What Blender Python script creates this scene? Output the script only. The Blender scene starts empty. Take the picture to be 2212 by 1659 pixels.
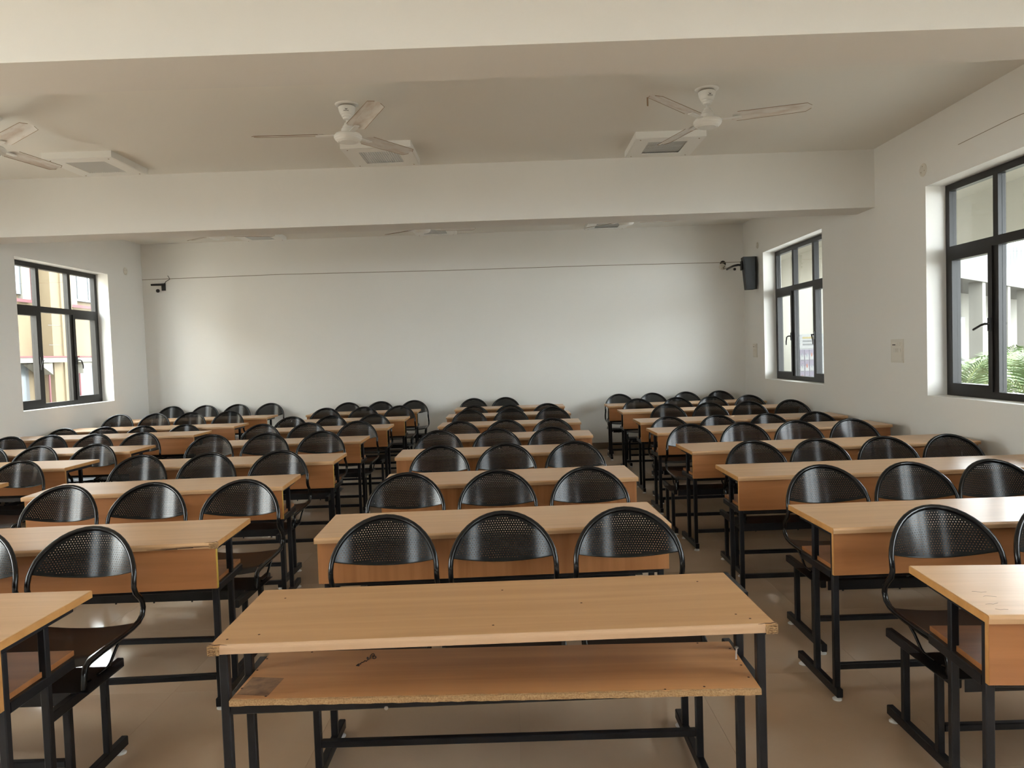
import bpy, bmesh, math, random
from mathutils import Matrix, Vector
random.seed(7)
C = bpy.context.scene.collection
S = bpy.context.scene
PI = math.pi

# ------------------------------------------------------------------ camera
F, YAW, PITCH, ROLL, CAMH = 1610.94, -0.00515, 0.04123, 0.03365, 1.5123
fw = Vector((math.sin(YAW) * math.cos(PITCH), math.cos(YAW) * math.cos(PITCH), -math.sin(PITCH)))
r0 = Vector((math.cos(YAW), -math.sin(YAW), 0))
u0 = r0.cross(fw)
ex = r0 * math.cos(ROLL) - u0 * math.sin(ROLL)
ey = r0 * math.sin(ROLL) + u0 * math.cos(ROLL)
cam = bpy.data.cameras.new('camera')
cam.sensor_fit = 'HORIZONTAL'
cam.sensor_width = 36
cam.lens = F / 2212 * 36
cam.clip_start = 0.05
camo = bpy.data.objects.new('camera', cam)
C.objects.link(camo)
m = Matrix((ex, ey, -fw)).transposed().to_4x4()
m.translation = (0, 0, CAMH)
camo.matrix_world = m
S.camera = camo

# ------------------------------------------------------------------ sky, daylight, exposure
w = bpy.data.worlds.new('sky')
S.world = w
w.use_nodes = True
wn = w.node_tree.nodes
wn['Background'].inputs[0].default_value = (0.90, 0.95, 1.0, 1)
wn['Background'].inputs[1].default_value = 20.0
S.view_settings.view_transform = 'Standard'
S.view_settings.look = 'None'
S.view_settings.exposure = 0.1
S.view_settings.gamma = 1.0
S.view_settings.use_curve_mapping = False

RX, LX, YB, YF, ZC, ZB = 3.51, -5.63, 11.38, -4.75, 3.35, 2.797
WT = 0.25                                   # wall thickness
WINR = [(-3.8, -1.8), (0.32, 2.29), (4.40, 6.37), (8.50, 10.50)]
WINL = [(-3.8, -1.8), (0.30, 2.27), (4.38, 6.34), (8.475, 10.415)]
WZ = (1.03, 2.80)


def daylight_fill(name, x, y, z, sx, sz, power, col, aim):
    l = bpy.data.lights.new(name, 'AREA')
    l.shape = 'RECTANGLE'
    l.size, l.size_y = sx, sz
    l.energy = power
    l.color = col
    o = bpy.data.objects.new(name, l)
    C.objects.link(o)
    o.location = (x, y, z)
    o.rotation_euler = Vector(aim).to_track_quat('-Z', 'Y').to_euler()
    return o


for (a, b), pw in zip(WINL[1:3], (160, 30)):     # skylight in the left windows that lie outside the frame
    daylight_fill('daylight_fill', LX - WT - 0.25, (a + b) / 2, 1.95, 1.95, 1.8, pw, (1.0, 0.95, 0.86), (1, 0, 0))
daylight_fill('daylight_fill', 4.7, 9.5, 1.95, 2.1, 1.8, 50, (0.92, 0.96, 1.0), (-1, 0, 0))   # fill lamp added outside the rear right window to brighten the back wall
# added lamp, out of view, lights the back wall through the rear left window
daylight_fill('daylight_fill', -7.0, 7.0, 2.2, 2.8, 3.2, 260, (1.0, 0.93, 0.80), (0.75, 0.66, -0.03))


# ------------------------------------------------------------------ materials
def mat(name, base, rough=0.5, metal=0.0, spec=0.5, coat=0.0, coat_rough=0.1):
    mt = bpy.data.materials.new(name)
    mt.use_nodes = True
    b = mt.node_tree.nodes['Principled BSDF']
    b.inputs['Base Color'].default_value = (*base, 1)
    b.inputs['Roughness'].default_value = rough
    b.inputs['Metallic'].default_value = metal
    b.inputs['Specular IOR Level'].default_value = spec
    b.inputs['Coat Weight'].default_value = coat
    b.inputs['Coat Roughness'].default_value = coat_rough
    return mt


def nd(mt, t, **kw):
    n = mt.node_tree.nodes.new(t)
    for k, v in kw.items():
        setattr(n, k, v)
    return n


def lk(mt, a, b):
    mt.node_tree.links.new(a, b)


def vary(mt, c0, c1, scale=(1, 1, 1), nscale=4.0, detail=4.0, rnd=True, lo=0.3, hi=0.7, bump=0.0, rough_mix=None, distort=0.0):
    """base colour runs between c0 and c1 with a stretched noise; optional bump"""
    b = mt.node_tree.nodes['Principled BSDF']
    tc = nd(mt, 'ShaderNodeTexCoord')
    mp = nd(mt, 'ShaderNodeMapping')
    mp.inputs['Scale'].default_value = scale
    src = tc.outputs['Object']
    if rnd:
        oi = nd(mt, 'ShaderNodeObjectInfo')
        ma = nd(mt, 'ShaderNodeMath', operation='MULTIPLY')
        ma.inputs[1].default_value = 37.0
        lk(mt, oi.outputs['Random'], ma.inputs[0])
        va = nd(mt, 'ShaderNodeVectorMath', operation='ADD')
        lk(mt, src, va.inputs[0])
        lk(mt, ma.outputs[0], va.inputs[1])
        src = va.outputs[0]
    lk(mt, src, mp.inputs['Vector'])
    nz = nd(mt, 'ShaderNodeTexNoise')
    nz.inputs['Scale'].default_value = nscale
    nz.inputs['Detail'].default_value = detail
    nz.inputs['Distortion'].default_value = distort
    lk(mt, mp.outputs[0], nz.inputs['Vector'])
    cr = nd(mt, 'ShaderNodeValToRGB')
    cr.color_ramp.elements[0].position = lo
    cr.color_ramp.elements[1].position = hi
    cr.color_ramp.elements[0].color = (*c0, 1)
    cr.color_ramp.elements[1].color = (*c1, 1)
    lk(mt, nz.outputs['Fac'], cr.inputs['Fac'])
    lk(mt, cr.outputs[0], b.inputs['Base Color'])
    if bump:
        bp = nd(mt, 'ShaderNodeBump')
        bp.inputs['Strength'].default_value = bump
        bp.inputs['Distance'].default_value = 0.002
        lk(mt, nz.outputs['Fac'], bp.inputs['Height'])
        lk(mt, bp.outputs[0], b.inputs['Normal'])
    return mt


def wood(name, c0, c1, scale, rough, coat=0.0):
    return vary(mat(name, c1, rough, coat=coat), c0, c1, scale, 1.0, 5.0, True, 0.32, 0.68, 0.0, distort=0.6)


M = {}
M['top'] = wood('beech_laminate_top', (0.55, 0.325, 0.165), (0.65, 0.405, 0.22), (1.2, 22, 22), 0.30)
M['top_old'] = wood('beech_laminate_worn_top', (0.41, 0.215, 0.085), (0.50, 0.275, 0.12), (1.2, 22, 22), 0.36)
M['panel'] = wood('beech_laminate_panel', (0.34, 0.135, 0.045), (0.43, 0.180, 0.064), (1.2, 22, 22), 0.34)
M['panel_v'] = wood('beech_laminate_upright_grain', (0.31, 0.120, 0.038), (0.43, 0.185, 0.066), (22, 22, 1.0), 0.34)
M['lip'] = wood('pale_edge_lipping', (0.54, 0.34, 0.20), (0.63, 0.42, 0.27), (1.2, 22, 22), 0.3)
M['shelf_old'] = wood('beech_laminate_worn_shelf', (0.44, 0.205, 0.075), (0.56, 0.275, 0.11), (1.2, 22, 22), 0.4)
M['edge'] = wood('orange_edge_strip', (0.42, 0.20, 0.06), (0.52, 0.26, 0.085), (3, 20, 20), 0.4)
M['edge_yellow'] = mat('yellow_edge_strip', (0.55, 0.36, 0.06), 0.5)
M['chip'] = vary(mat('raw_chipboard', (0.5, 0.36, 0.2), 0.9), (0.27, 0.145, 0.06), (0.46, 0.29, 0.14), (1, 1, 1), 240, 3, True, 0.3, 0.7, 0.5)
M['crack'] = mat('dark_crack', (0.06, 0.025, 0.012), 0.9)
M['tape'] = vary(mat('tape_residue', (0.2, 0.1, 0.05), 0.75), (0.17, 0.095, 0.055), (0.33, 0.19, 0.10), (1, 1, 1), 35, 6, False)
M['ink'] = mat('black_ink', (0.012, 0.010, 0.012), 0.6)
M['pencil'] = mat('pencil_graphite', (0.24, 0.19, 0.16), 0.5)
M['steel'] = vary(mat('black_painted_steel', (0.012, 0.012, 0.014), 0.36, spec=0.22), (0.009, 0.009, 0.011), (0.018, 0.018, 0.021), (1, 1, 1), 9, 4)
M['tube'] = mat('glossy_black_tube', (0.006, 0.006, 0.007), 0.16, spec=0.4)
M['sheet'] = mat('glossy_black_sheet', (0.005, 0.005, 0.0055), 0.17, spec=0.27)
M['seat'] = mat('worn_black_seat', (0.014, 0.008, 0.006), 0.3, spec=0.2)
M['glide'] = mat('white_plastic', (0.75, 0.74, 0.71), 0.4)
M['screw'] = mat('zinc_screw', (0.6, 0.6, 0.6), 0.35, 1.0)
M['wall'] = vary(mat('off_white_paint', (0.74, 0.71, 0.65), 0.75), (0.805, 0.785, 0.74), (0.84, 0.82, 0.78), (1, 1, 1), 0.6, 5, False, bump=0.05)
M['ceil'] = vary(mat('ceiling_paint', (0.70, 0.66, 0.58), 0.85), (0.83, 0.805, 0.745), (0.855, 0.835, 0.78), (1, 1, 1), 0.5, 4, False)
M['tile'] = vary(mat('vitrified_tile', (0.40, 0.31, 0.24), 0.085), (0.55, 0.40, 0.275), (0.65, 0.49, 0.35), (1, 1, 1), 1.4, 5, True, bump=0.015)
M['grout'] = mat('grout', (0.44, 0.33, 0.23), 0.9)
M['skirt'] = mat('brown_skirting_tile', (0.20, 0.145, 0.10), 0.35)
M['frame'] = mat('black_aluminium', (0.014, 0.012, 0.011), 0.36, spec=0.3)
M['white'] = mat('white_enamel', (0.88, 0.87, 0.83), 0.3)
M['louvre'] = mat('bright_louvre_enamel', (0.86, 0.88, 0.88), 0.25, 0.15)
M['dirt'] = mat('rusty_edge', (0.30, 0.19, 0.10), 0.8)
M['blade'] = vary(mat('fan_blade_paint', (0.70, 0.65, 0.58), 0.42), (0.66, 0.57, 0.49), (0.82, 0.79, 0.74), (2, 8, 1), 3, 4, True, 0.3, 0.55)
M['dark'] = mat('dark_gap', (0.015, 0.013, 0.012), 0.8)
M['logo'] = mat('dark_print', (0.03, 0.03, 0.03), 0.6)
M['plate'] = mat('ivory_switch_plate', (0.70, 0.655, 0.57), 0.4)
M['plate_key'] = mat('ivory_switch_key', (0.74, 0.69, 0.60), 0.3)
M['speaker'] = mat('charcoal_speaker_cloth', (0.016, 0.017, 0.018), 0.55)
M['wire'] = mat('tan_wire', (0.20, 0.13, 0.06), 0.6)
M['crackline'] = mat('hairline_crack', (0.33, 0.28, 0.21), 0.9)
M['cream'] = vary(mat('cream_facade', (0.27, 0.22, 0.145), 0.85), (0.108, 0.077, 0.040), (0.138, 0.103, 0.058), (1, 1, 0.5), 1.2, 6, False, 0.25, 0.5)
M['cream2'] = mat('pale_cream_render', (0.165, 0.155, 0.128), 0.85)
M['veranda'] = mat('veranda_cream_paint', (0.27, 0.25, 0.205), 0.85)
M['wing'] = mat('wing_cream_sky_offset', (0.062, 0.058, 0.047), 0.85)  # cream darkened on the sky-lit faces to offset the very bright sky
M['wingcol'] = mat('wing_column_sky_offset', (0.105, 0.098, 0.082), 0.85)  # wing cream darkened less on the columns, against the same sky light
M['maroon'] = mat('maroon_trim', (0.085, 0.014, 0.018), 0.7)
M['greyglass'] = mat('grey_far_glass', (0.07, 0.083, 0.09), 0.25)
M['greyframe'] = mat('grey_far_frame', (0.055, 0.06, 0.064), 0.5)
M['parapet'] = vary(mat('weathered_parapet', (0.8, 0.8, 0.78), 0.9), (0.012, 0.012, 0.012), (0.06, 0.06, 0.059), (3, 3, 0.4), 3, 5, False, 0.3, 0.5)
M['yard'] = vary(mat('yard_paving', (0.5, 0.47, 0.42), 0.9), (0.15, 0.14, 0.12), (0.20, 0.185, 0.16), (1, 1, 1), 2, 4, False)
M['leaf'] = vary(mat('palm_leaf', (0.20, 0.34, 0.10), 0.5), (0.03, 0.065, 0.014), (0.095, 0.13, 0.04), (1, 1, 1), 2.0, 2, True)
M['stalk'] = mat('palm_stalk', (0.30, 0.34, 0.12), 0.6)
M['pot'] = mat('terracotta', (0.45, 0.22, 0.12), 0.8)
M['lav'] = mat('lavender_card', (0.052, 0.042, 0.056), 0.6)
M['card'] = mat('white_card', (0.10, 0.099, 0.094), 0.6)
M['orange'] = mat('orange_print', (0.10, 0.03, 0.015), 0.6)
M['yellow'] = mat('yellow_print', (0.11, 0.08, 0.01), 0.6)

g = bpy.data.materials.new('window_glass')
g.use_nodes = True
nt = g.node_tree
nt.nodes.remove(nt.nodes['Principled BSDF'])
tr = nt.nodes.new('ShaderNodeBsdfTransparent')
tr.inputs[0].default_value = (0.93, 0.95, 0.94, 1)
gl = nt.nodes.new('ShaderNodeBsdfGlossy')
gl.inputs['Roughness'].default_value = 0.02
fr = nt.nodes.new('ShaderNodeLayerWeight')
fr.inputs['Blend'].default_value = 0.25
pw = nt.nodes.new('ShaderNodeMath')
pw.operation = 'MULTIPLY'
pw.inputs[1].default_value = 0.25
nt.links.new(fr.outputs['Facing'], pw.inputs[0])
mx = nt.nodes.new('ShaderNodeMixShader')
nt.links.new(pw.outputs[0], mx.inputs[0])
nt.links.new(tr.outputs[0], mx.inputs[1])
nt.links.new(gl.outputs[0], mx.inputs[2])
nt.links.new(mx.outputs[0], nt.nodes['Material Output'].inputs[0])
M['glass'] = g


# ------------------------------------------------------------------ mesh builder
class MB:
    def __init__(self):
        self.v, self.f, self.s = [], [], []

    def add(self, verts, faces, smooth=False):
        o = len(self.v)
        self.v += [tuple(p) for p in verts]
        self.f += [tuple(i + o for i in f) for f in faces]
        self.s += [smooth] * len(faces)
        return self

    def box(self, x0, x1, y0, y1, z0, z1):
        v = [(x, y, z) for x in (x0, x1) for y in (y0, y1) for z in (z0, z1)]
        return self.add(v, [(0, 1, 3, 2), (4, 6, 7, 5), (0, 4, 5, 1), (2, 3, 7, 6), (0, 2, 6, 4), (1, 5, 7, 3)])

    def prism(self, prof, a, b, axis):
        """closed profile extruded along an axis: axis x -> (y,z), y -> (x,z), z -> (x,y)"""
        def P(q, t):
            return {'x': (t, q[0], q[1]), 'y': (q[0], t, q[1]), 'z': (q[0], q[1], t)}[axis]
        n = len(prof)
        v = [P(q, a) for q in prof] + [P(q, b) for q in prof]
        f = [(i, (i + 1) % n, n + (i + 1) % n, n + i) for i in range(n)]
        f += [tuple(range(n))[::-1], tuple(range(n, 2 * n))]
        return self.add(v, f)

    def bar(self, x0, x1, y0, y1, z0, z1, axis, c=0.003):
        """box section with eased long edges"""
        lo = {'x': (y0, y1, z0, z1, x0, x1), 'y': (x0, x1, z0, z1, y0, y1), 'z': (x0, x1, y0, y1, z0, z1)}[axis]
        a0, a1, b0, b1, t0, t1 = lo
        prof = [(a0 + c, b0), (a1 - c, b0), (a1, b0 + c), (a1, b1 - c), (a1 - c, b1), (a0 + c, b1), (a0, b1 - c), (a0, b0 + c)]
        return self.prism(prof, t0, t1, axis)

    def tube(self, path, r, n=8, closed=False):
        path = [Vector(p) for p in path]
        rings = []
        up = None
        for i, p in enumerate(path):
            a = path[max(i - 1, 0)]
            b = path[min(i + 1, len(path) - 1)]
            t = (b - a).normalized()
            if up is None:
                up = Vector((1, 0, 0)) if abs(t.x) < 0.9 else Vector((0, 0, 1))
            s = t.cross(up).normalized()
            up = s.cross(t).normalized()
            rr = r[i] if isinstance(r, (list, tuple)) else r
            rings.append([p + (s * math.cos(2 * PI * k / n) + up * math.sin(2 * PI * k / n)) * rr for k in range(n)])
        v = [q for ring in rings for q in ring]
        f = []
        for i in range(len(rings) - 1):
            for k in range(n):
                k2 = (k + 1) % n
                f.append((i * n + k, i * n + k2, (i + 1) * n + k2, (i + 1) * n + k))
        self.add(v, f, True)
        self.add(rings[0], [tuple(range(n))[::-1]])
        self.add(rings[-1], [tuple(range(n))])
        return self

    def lathe(self, prof, n=24, c=(0, 0, 0), smooth=True):
        v = [(c[0] + r * math.cos(2 * PI * k / n), c[1] + r * math.sin(2 * PI * k / n), c[2] + z) for r, z in prof for k in range(n)]
        f = []
        for i in range(len(prof) - 1):
            for k in range(n):
                k2 = (k + 1) % n
                f.append((i * n + k, i * n + k2, (i + 1) * n + k2, (i + 1) * n + k))
        self.add(v, f, smooth)
        m_ = len(prof)
        self.add(v[:n], [tuple(range(n))])
        self.add(v[(m_ - 1) * n:], [tuple(range(n))])
        return self

    def build(self, name, m_, parent=None, loc=None):
        me = bpy.data.meshes.new(name)
        me.from_pydata(self.v, [], self.f)
        me.polygons.foreach_set('use_smooth', self.s)
        bm = bmesh.new()
        bm.from_mesh(me)
        bmesh.ops.recalc_face_normals(bm, faces=bm.faces)
        bm.to_mesh(me)
        bm.free()
        me.materials.append(m_)
        o = bpy.data.objects.new(name, me)
        C.objects.link(o)
        if parent is not None:
            o.parent = parent
        if loc:
            o.location = loc
        return o


def tag(o, label=None, cat=None, group=None, kind=None):
    for k, v in (('label', label), ('category', cat), ('group', group), ('kind', kind)):
        if v:
            o[k] = v
    return o


def thing(name, loc, label=None, cat=None, rz=0.0, group=None):
    o = bpy.data.objects.new(name, None)
    o.empty_display_size = 0.1
    C.objects.link(o)
    o.location = loc
    o.rotation_euler = (0, 0, rz)
    return tag(o, label, cat, group)


KIDS = {}


def dup(root):
    """copy of a thing with its parts and sub-parts (mesh data shared)"""
    if root not in KIDS:
        KIDS[root] = [(ch, list(ch.children)) for ch in root.children]
    r = root.copy()
    C.objects.link(r)
    for ch, sub in KIDS[root]:
        c = ch.copy()
        C.objects.link(c)
        c.parent = r
        for s in sub:
            d = s.copy()
            C.objects.link(d)
            d.parent = c
    return r


def struct(name, mb, m_, parent=None):
    o = mb.build(name, m_, parent)
    if parent is None:
        o['kind'] = 'structure'
    return o


# ------------------------------------------------------------------ room shell
def wall_side(name, x0, x1, wins):
    mb = MB()
    y = YF - WT
    for a, b in wins:
        mb.box(x0, x1, y, a, 0, ZC + 0.2)
        mb.box(x0, x1, a, b, 0, WZ[0])
        mb.box(x0, x1, a, b, WZ[1], ZC + 0.2)
        y = b
    mb.box(x0, x1, y, YB + WT, 0, ZC + 0.2)
    return struct(name, mb, M['wall'])


wall_right = wall_side('wall_right', RX, RX + WT, WINR)
wall_left = wall_side('wall_left', LX - WT, LX, WINL)
wall_back = struct('wall_back', MB().box(LX, RX, YB, YB + WT, 0, ZC + 0.2), M['wall'])
mb = MB().box(LX, RX, YF - WT, YF, 0, ZC + 0.2)
wall_front = struct('wall_front', mb, M['wall'])
ceiling = struct('ceiling', MB().box(LX, RX, YF, YB, ZC, ZC + 0.2), M['ceil'])
for i, (a, b) in enumerate([(-0.92, -0.55), (3.167, 3.539), (7.254, 7.628)]):
    struct('ceiling_beam_%d' % (i + 1), MB().box(LX, RX, a, b, ZB, ZC), M['wall'])
# floor: slab with recessed joints and one tile object per tile
floor = struct('floor', MB().box(LX - WT, RX + WT, YF - WT, YB + WT, -0.16, -0.004), M['grout'])
TS = 0.8
tile_me = None
nx = int(math.ceil((RX - LX) / TS))
ny = int(math.ceil((YB - YF) / TS))
for i in range(nx):
    for j in range(ny):
        x0 = LX + i * TS
        y1 = YB - j * TS
        x1 = min(x0 + TS, RX)
        y0 = max(y1 - TS, YF)
        full = abs(x1 - x0 - TS) < 1e-6 and abs(y1 - y0 - TS) < 1e-6
        if full and tile_me is not None:
            o = bpy.data.objects.new('tile', tile_me)
            C.objects.link(o)
            o.parent = floor
        else:
            hx, hy = (x1 - x0) / 2 - 0.0005, (y1 - y0) / 2 - 0.0005
            o = MB().box(-hx, hx, -hy, hy, -0.004, 0.0).build('tile', M['tile'], floor)
            if full:
                tile_me = o.data
        o.location = ((x0 + x1) / 2, (y0 + y1) / 2, random.uniform(-0.0002, 0.0))
# skirting tiles
def skirting(name, axis, fixed, a, b, sgn):
    root = None
    n = int(math.ceil((b - a) / TS))
    if axis == 'x':
        root = struct(name, MB().box(a, b, fixed, fixed + sgn * 0.006, 0.0, 0.098), M['grout'])
    else:
        root = struct(name, MB().box(fixed, fixed + sgn * 0.006, a, b, 0.0, 0.098), M['grout'])
    for k in range(n):
        p, q = a + k * TS + 0.001, min(a + (k + 1) * TS, b) - 0.001
        if axis == 'x':
            MB().box(p, q, min(fixed + sgn * 0.006, fixed + sgn * 0.014), max(fixed + sgn * 0.006, fixed + sgn * 0.014), 0.001, 0.1).build('skirting_tile', M['skirt'], root)
        else:
            MB().box(min(fixed + sgn * 0.006, fixed + sgn * 0.014), max(fixed + sgn * 0.006, fixed + sgn * 0.014), p, q, 0.001, 0.1).build('skirting_tile', M['skirt'], root)


skirting('baseboard_back', 'x', YB, LX + 0.015, RX - 0.015, -1)
skirting('baseboard_left', 'y', LX, YF, YB, 1)
skirting('baseboard_right', 'y', RX, YF, YB, -1)
# plaster crack running under the top of the back wall and one over the near window
struct('trim_1', MB().tube([(LX, YB - 0.0005, 2.815), (-3.5, YB - 0.0005, 2.826), (-1.0, YB - 0.0005, 2.800), (1.2, YB - 0.0005, 2.797), (RX, YB - 0.0005, 2.775)], 0.0045, 5), M['crackline'])
struct('trim_2', MB().tube([(RX, 4.4, 3.02), (RX, 4.9, 3.018), (RX, 5.3, 3.026), (RX, 5.9, 3.02)], 0.0025, 5), M['crackline'])


# ------------------------------------------------------------------ windows
def window(n, xw, sgn, y0, y1, handles=True):
    """black aluminium window: fixed lights above, sashes below; sgn = direction out of the room"""
    xi = xw + sgn * 0.165
    xo = xi + sgn * 0.06
    xa, xb = min(xi, xo), max(xi, xo)
    z0, z1 = WZ[0] + 0.004, WZ[1] - 0.004
    y0, y1 = y0 + 0.004, y1 - 0.004
    t = 0.055
    zt = 2.245
    root = struct('window_%d' % n, MB().box(xa, xb, y0, y1, z0, z0 + t).box(xa, xb, y0, y1, z1 - t, z1)
                  .box(xa, xb, y0, y0 + t, z0 + t, z1 - t).box(xa, xb, y1 - t, y1, z0 + t, z1 - t), M['frame'])
    wd = (y1 - y0) / 3
    ms = [y0 + wd, y0 + 2 * wd]
    for ym in ms:
        MB().box(xa, xb, ym - 0.03, ym + 0.03, z0 + t, z1 - t).build('mullion', M['frame'], root)
    MB().box(xa - 0.003, xb + 0.003, y0 + t, y1 - t, zt - 0.035, zt + 0.035).build('transom', M['frame'], root)
    cols = [(y0 + t, ms[0] - 0.03), (ms[0] + 0.03, ms[1] - 0.03), (ms[1] + 0.03, y1 - t)]
    xm = (xa + xb) / 2
    for k, (a, b) in enumerate(cols):
        MB().box(xm - 0.003, xm + 0.003, a, b, zt + 0.035, z1 - t).build('pane', M['glass'], root)
        if k == 1:
            MB().box(xm - 0.003, xm + 0.003, a, b, z0 + t, zt - 0.035).build('pane', M['glass'], root)
        else:
            s = 0.05
            sx0, sx1 = xa - sgn * 0.0 - 0.012, xb + 0.0
            if sgn < 0:
                sx0, sx1 = xa, xb + 0.012
            c, d = z0 + t, zt - 0.035
            sash = MB().box(sx0, sx1, a, b, c, c + s).box(sx0, sx1, a, b, d - s, d).box(sx0, sx1, a, a + s, c + s, d - s).box(sx0, sx1, b - s, b, c + s, d - s).build('sash', M['frame'], root)
            MB().box(xm - 0.003, xm + 0.003, a + s, b - s, c + s, d - s).build('pane', M['glass'], sash)
            yh = b - 0.022 if k == 0 else a + 0.022
            xh = sx0 if sgn > 0 else sx1
            q = -sgn
            dy = -1 if k == 0 else 1
            h = MB().box(min(xh, xh + q * 0.014), max(xh, xh + q * 0.014), yh - 0.014, yh + 0.014, 1.56, 1.66)
            if n == 2 and k == 2:
                h.tube([(xh + q * 0.01, yh, 1.615), (xh + q * 0.045, yh, 1.615), (xh + q * 0.052, yh + 0.03, 1.608), (xh + q * 0.052, yh + 0.13, 1.575)], 0.009, 8)
            else:
              h.tube([(xh + q * 0.01, yh, 1.615), (xh + q * 0.045, yh, 1.615), (xh + q * 0.052, yh + dy * 0.03, 1.605), (xh + q * 0.052, yh + dy * 0.06, 1.545), (xh + q * 0.05, yh + dy * 0.062, 1.50)], 0.008, 8)
            h.build('handle', M['frame'], sash)
    # sloping plaster sill
    MB().box(min(xw + sgn * 0.002, xi), max(xw + sgn * 0.002, xi), y0 - 0.003, y1 + 0.003, WZ[0], WZ[0] + 0.004).build('sill', M['wall'], root)
    return root


n = 1
for a, b in WINR[::-1]:
    window(n, RX, 1, a, b); n += 1
for a, b in WINL[::-1]:
    window(n, LX, -1, a, b); n += 1

# ------------------------------------------------------------------ desks
D = 0.4822
HD = D / 2


def make_desk(W, vertical, bare=False):
    """two-post steel desk; local y = -HD is the edge towards the front of the room"""
    t = thing('desk', (0, 0, 0))
    h = W / 2
    # top: post-formed long edges
    z0, z1, r = 0.725, 0.75, 0.010
    prof = [(-HD + 0.004, z0), (HD, z0), (HD, z1 - 0.003), (HD - 0.003, z1)]
    for k in range(5):
        a = PI / 2 + PI / 2 * k / 4
        prof.append((-HD + r + r * math.cos(a), z1 - r + r * math.sin(a)))
    MB().prism(prof, -h + 0.002, h - 0.002, 'x').build('tabletop', M['top_old'] if bare else M['top'], t)
    for s in (-1, 1):
        MB().box(min(s * (h - 0.002), s * h), max(s * (h - 0.002), s * h), -HD + 0.004, HD, z0, z1 - 0.002).build('edge_band', M['edge'], t)
    if not bare:
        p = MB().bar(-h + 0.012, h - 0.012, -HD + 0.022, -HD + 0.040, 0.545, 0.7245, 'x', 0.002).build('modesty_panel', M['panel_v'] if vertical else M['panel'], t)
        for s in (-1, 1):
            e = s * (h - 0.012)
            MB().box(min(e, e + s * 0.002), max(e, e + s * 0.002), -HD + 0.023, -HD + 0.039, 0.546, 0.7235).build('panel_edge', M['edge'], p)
    # end frames
    for s in (-1, 1):
        xc = s * (h - (0.037 if not bare else (0.0145 if s < 0 else 0.022)))
        xa, xb = xc - 0.0125, xc + 0.0125
        for yp in (-HD + 0.062, -HD + 0.255):
            MB().bar(xa, xb, yp, yp + 0.025, 0.056, 0.70, 'z').build('leg', M['steel'], t)
        MB().bar(xa, xb, -HD + 0.055, -HD + 0.41, 0.7, 0.7248, 'y').build('top_arm', M['steel'], t)
        up = 0.0095 if bare else 0.0
        MB().bar(xa - 0.001, xb + 0.001, -HD + 0.0872, -HD + 0.40, 0.515 + up, 0.548 + up, 'y').build('shelf_arm', M['steel'], t)
        f = MB().bar(xa - 0.001, xb + 0.001, -HD + 0.045, -HD + 0.455, 0.018, 0.056, 'y').build('foot_bar', M['steel'], t)
        for yg in (-HD + 0.07, -HD + 0.43):
            MB().lathe([(0.019, 0.0), (0.020, 0.004), (0.014, 0.009), (0.008, 0.0115), (0.008, 0.02)], 14, (xc, yg, 0)).build('foot_glide', M['glide'], f)
    i = h - (0.0495 if not bare else 0.03)
    MB().bar(-i, i, -HD + 0.062, -HD + 0.087, 0.130, 0.155, 'x').build('stretcher', M['steel'], t)
    up = 0.0095 if bare else 0.0
    MB().bar(-i, i, -HD + 0.062, -HD + 0.087, 0.520 + up, 0.548 + up, 'x').build('shelf_rail', M['steel'], t)
    if not bare:
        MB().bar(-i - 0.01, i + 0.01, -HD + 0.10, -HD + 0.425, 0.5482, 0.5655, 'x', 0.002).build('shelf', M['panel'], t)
    else:
        MB().bar(-h + 0.03, h + 0.016, HD - 0.012, HD + 0.010, 0.722, 0.747, 'x').box(h + 0.001, h + 0.016, HD - 0.20, HD - 0.012, 0.722, 0.746).build('top_rail', M['steel'], t)
        lip = [(-HD - 0.0006, 0.727), (-HD + 0.004, 0.7246)] + [(-HD + r + (r + 0.0006) * math.cos(PI / 2 + PI / 2 * k / 4), z1 - r + (r + 0.0006) * math.sin(PI / 2 + PI / 2 * k / 4)) for k in range(5)]
        MB().prism(lip, -h + 0.03, h - 0.03, 'x').build('edge_lipping', M['lip'], t)
    return t


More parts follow.
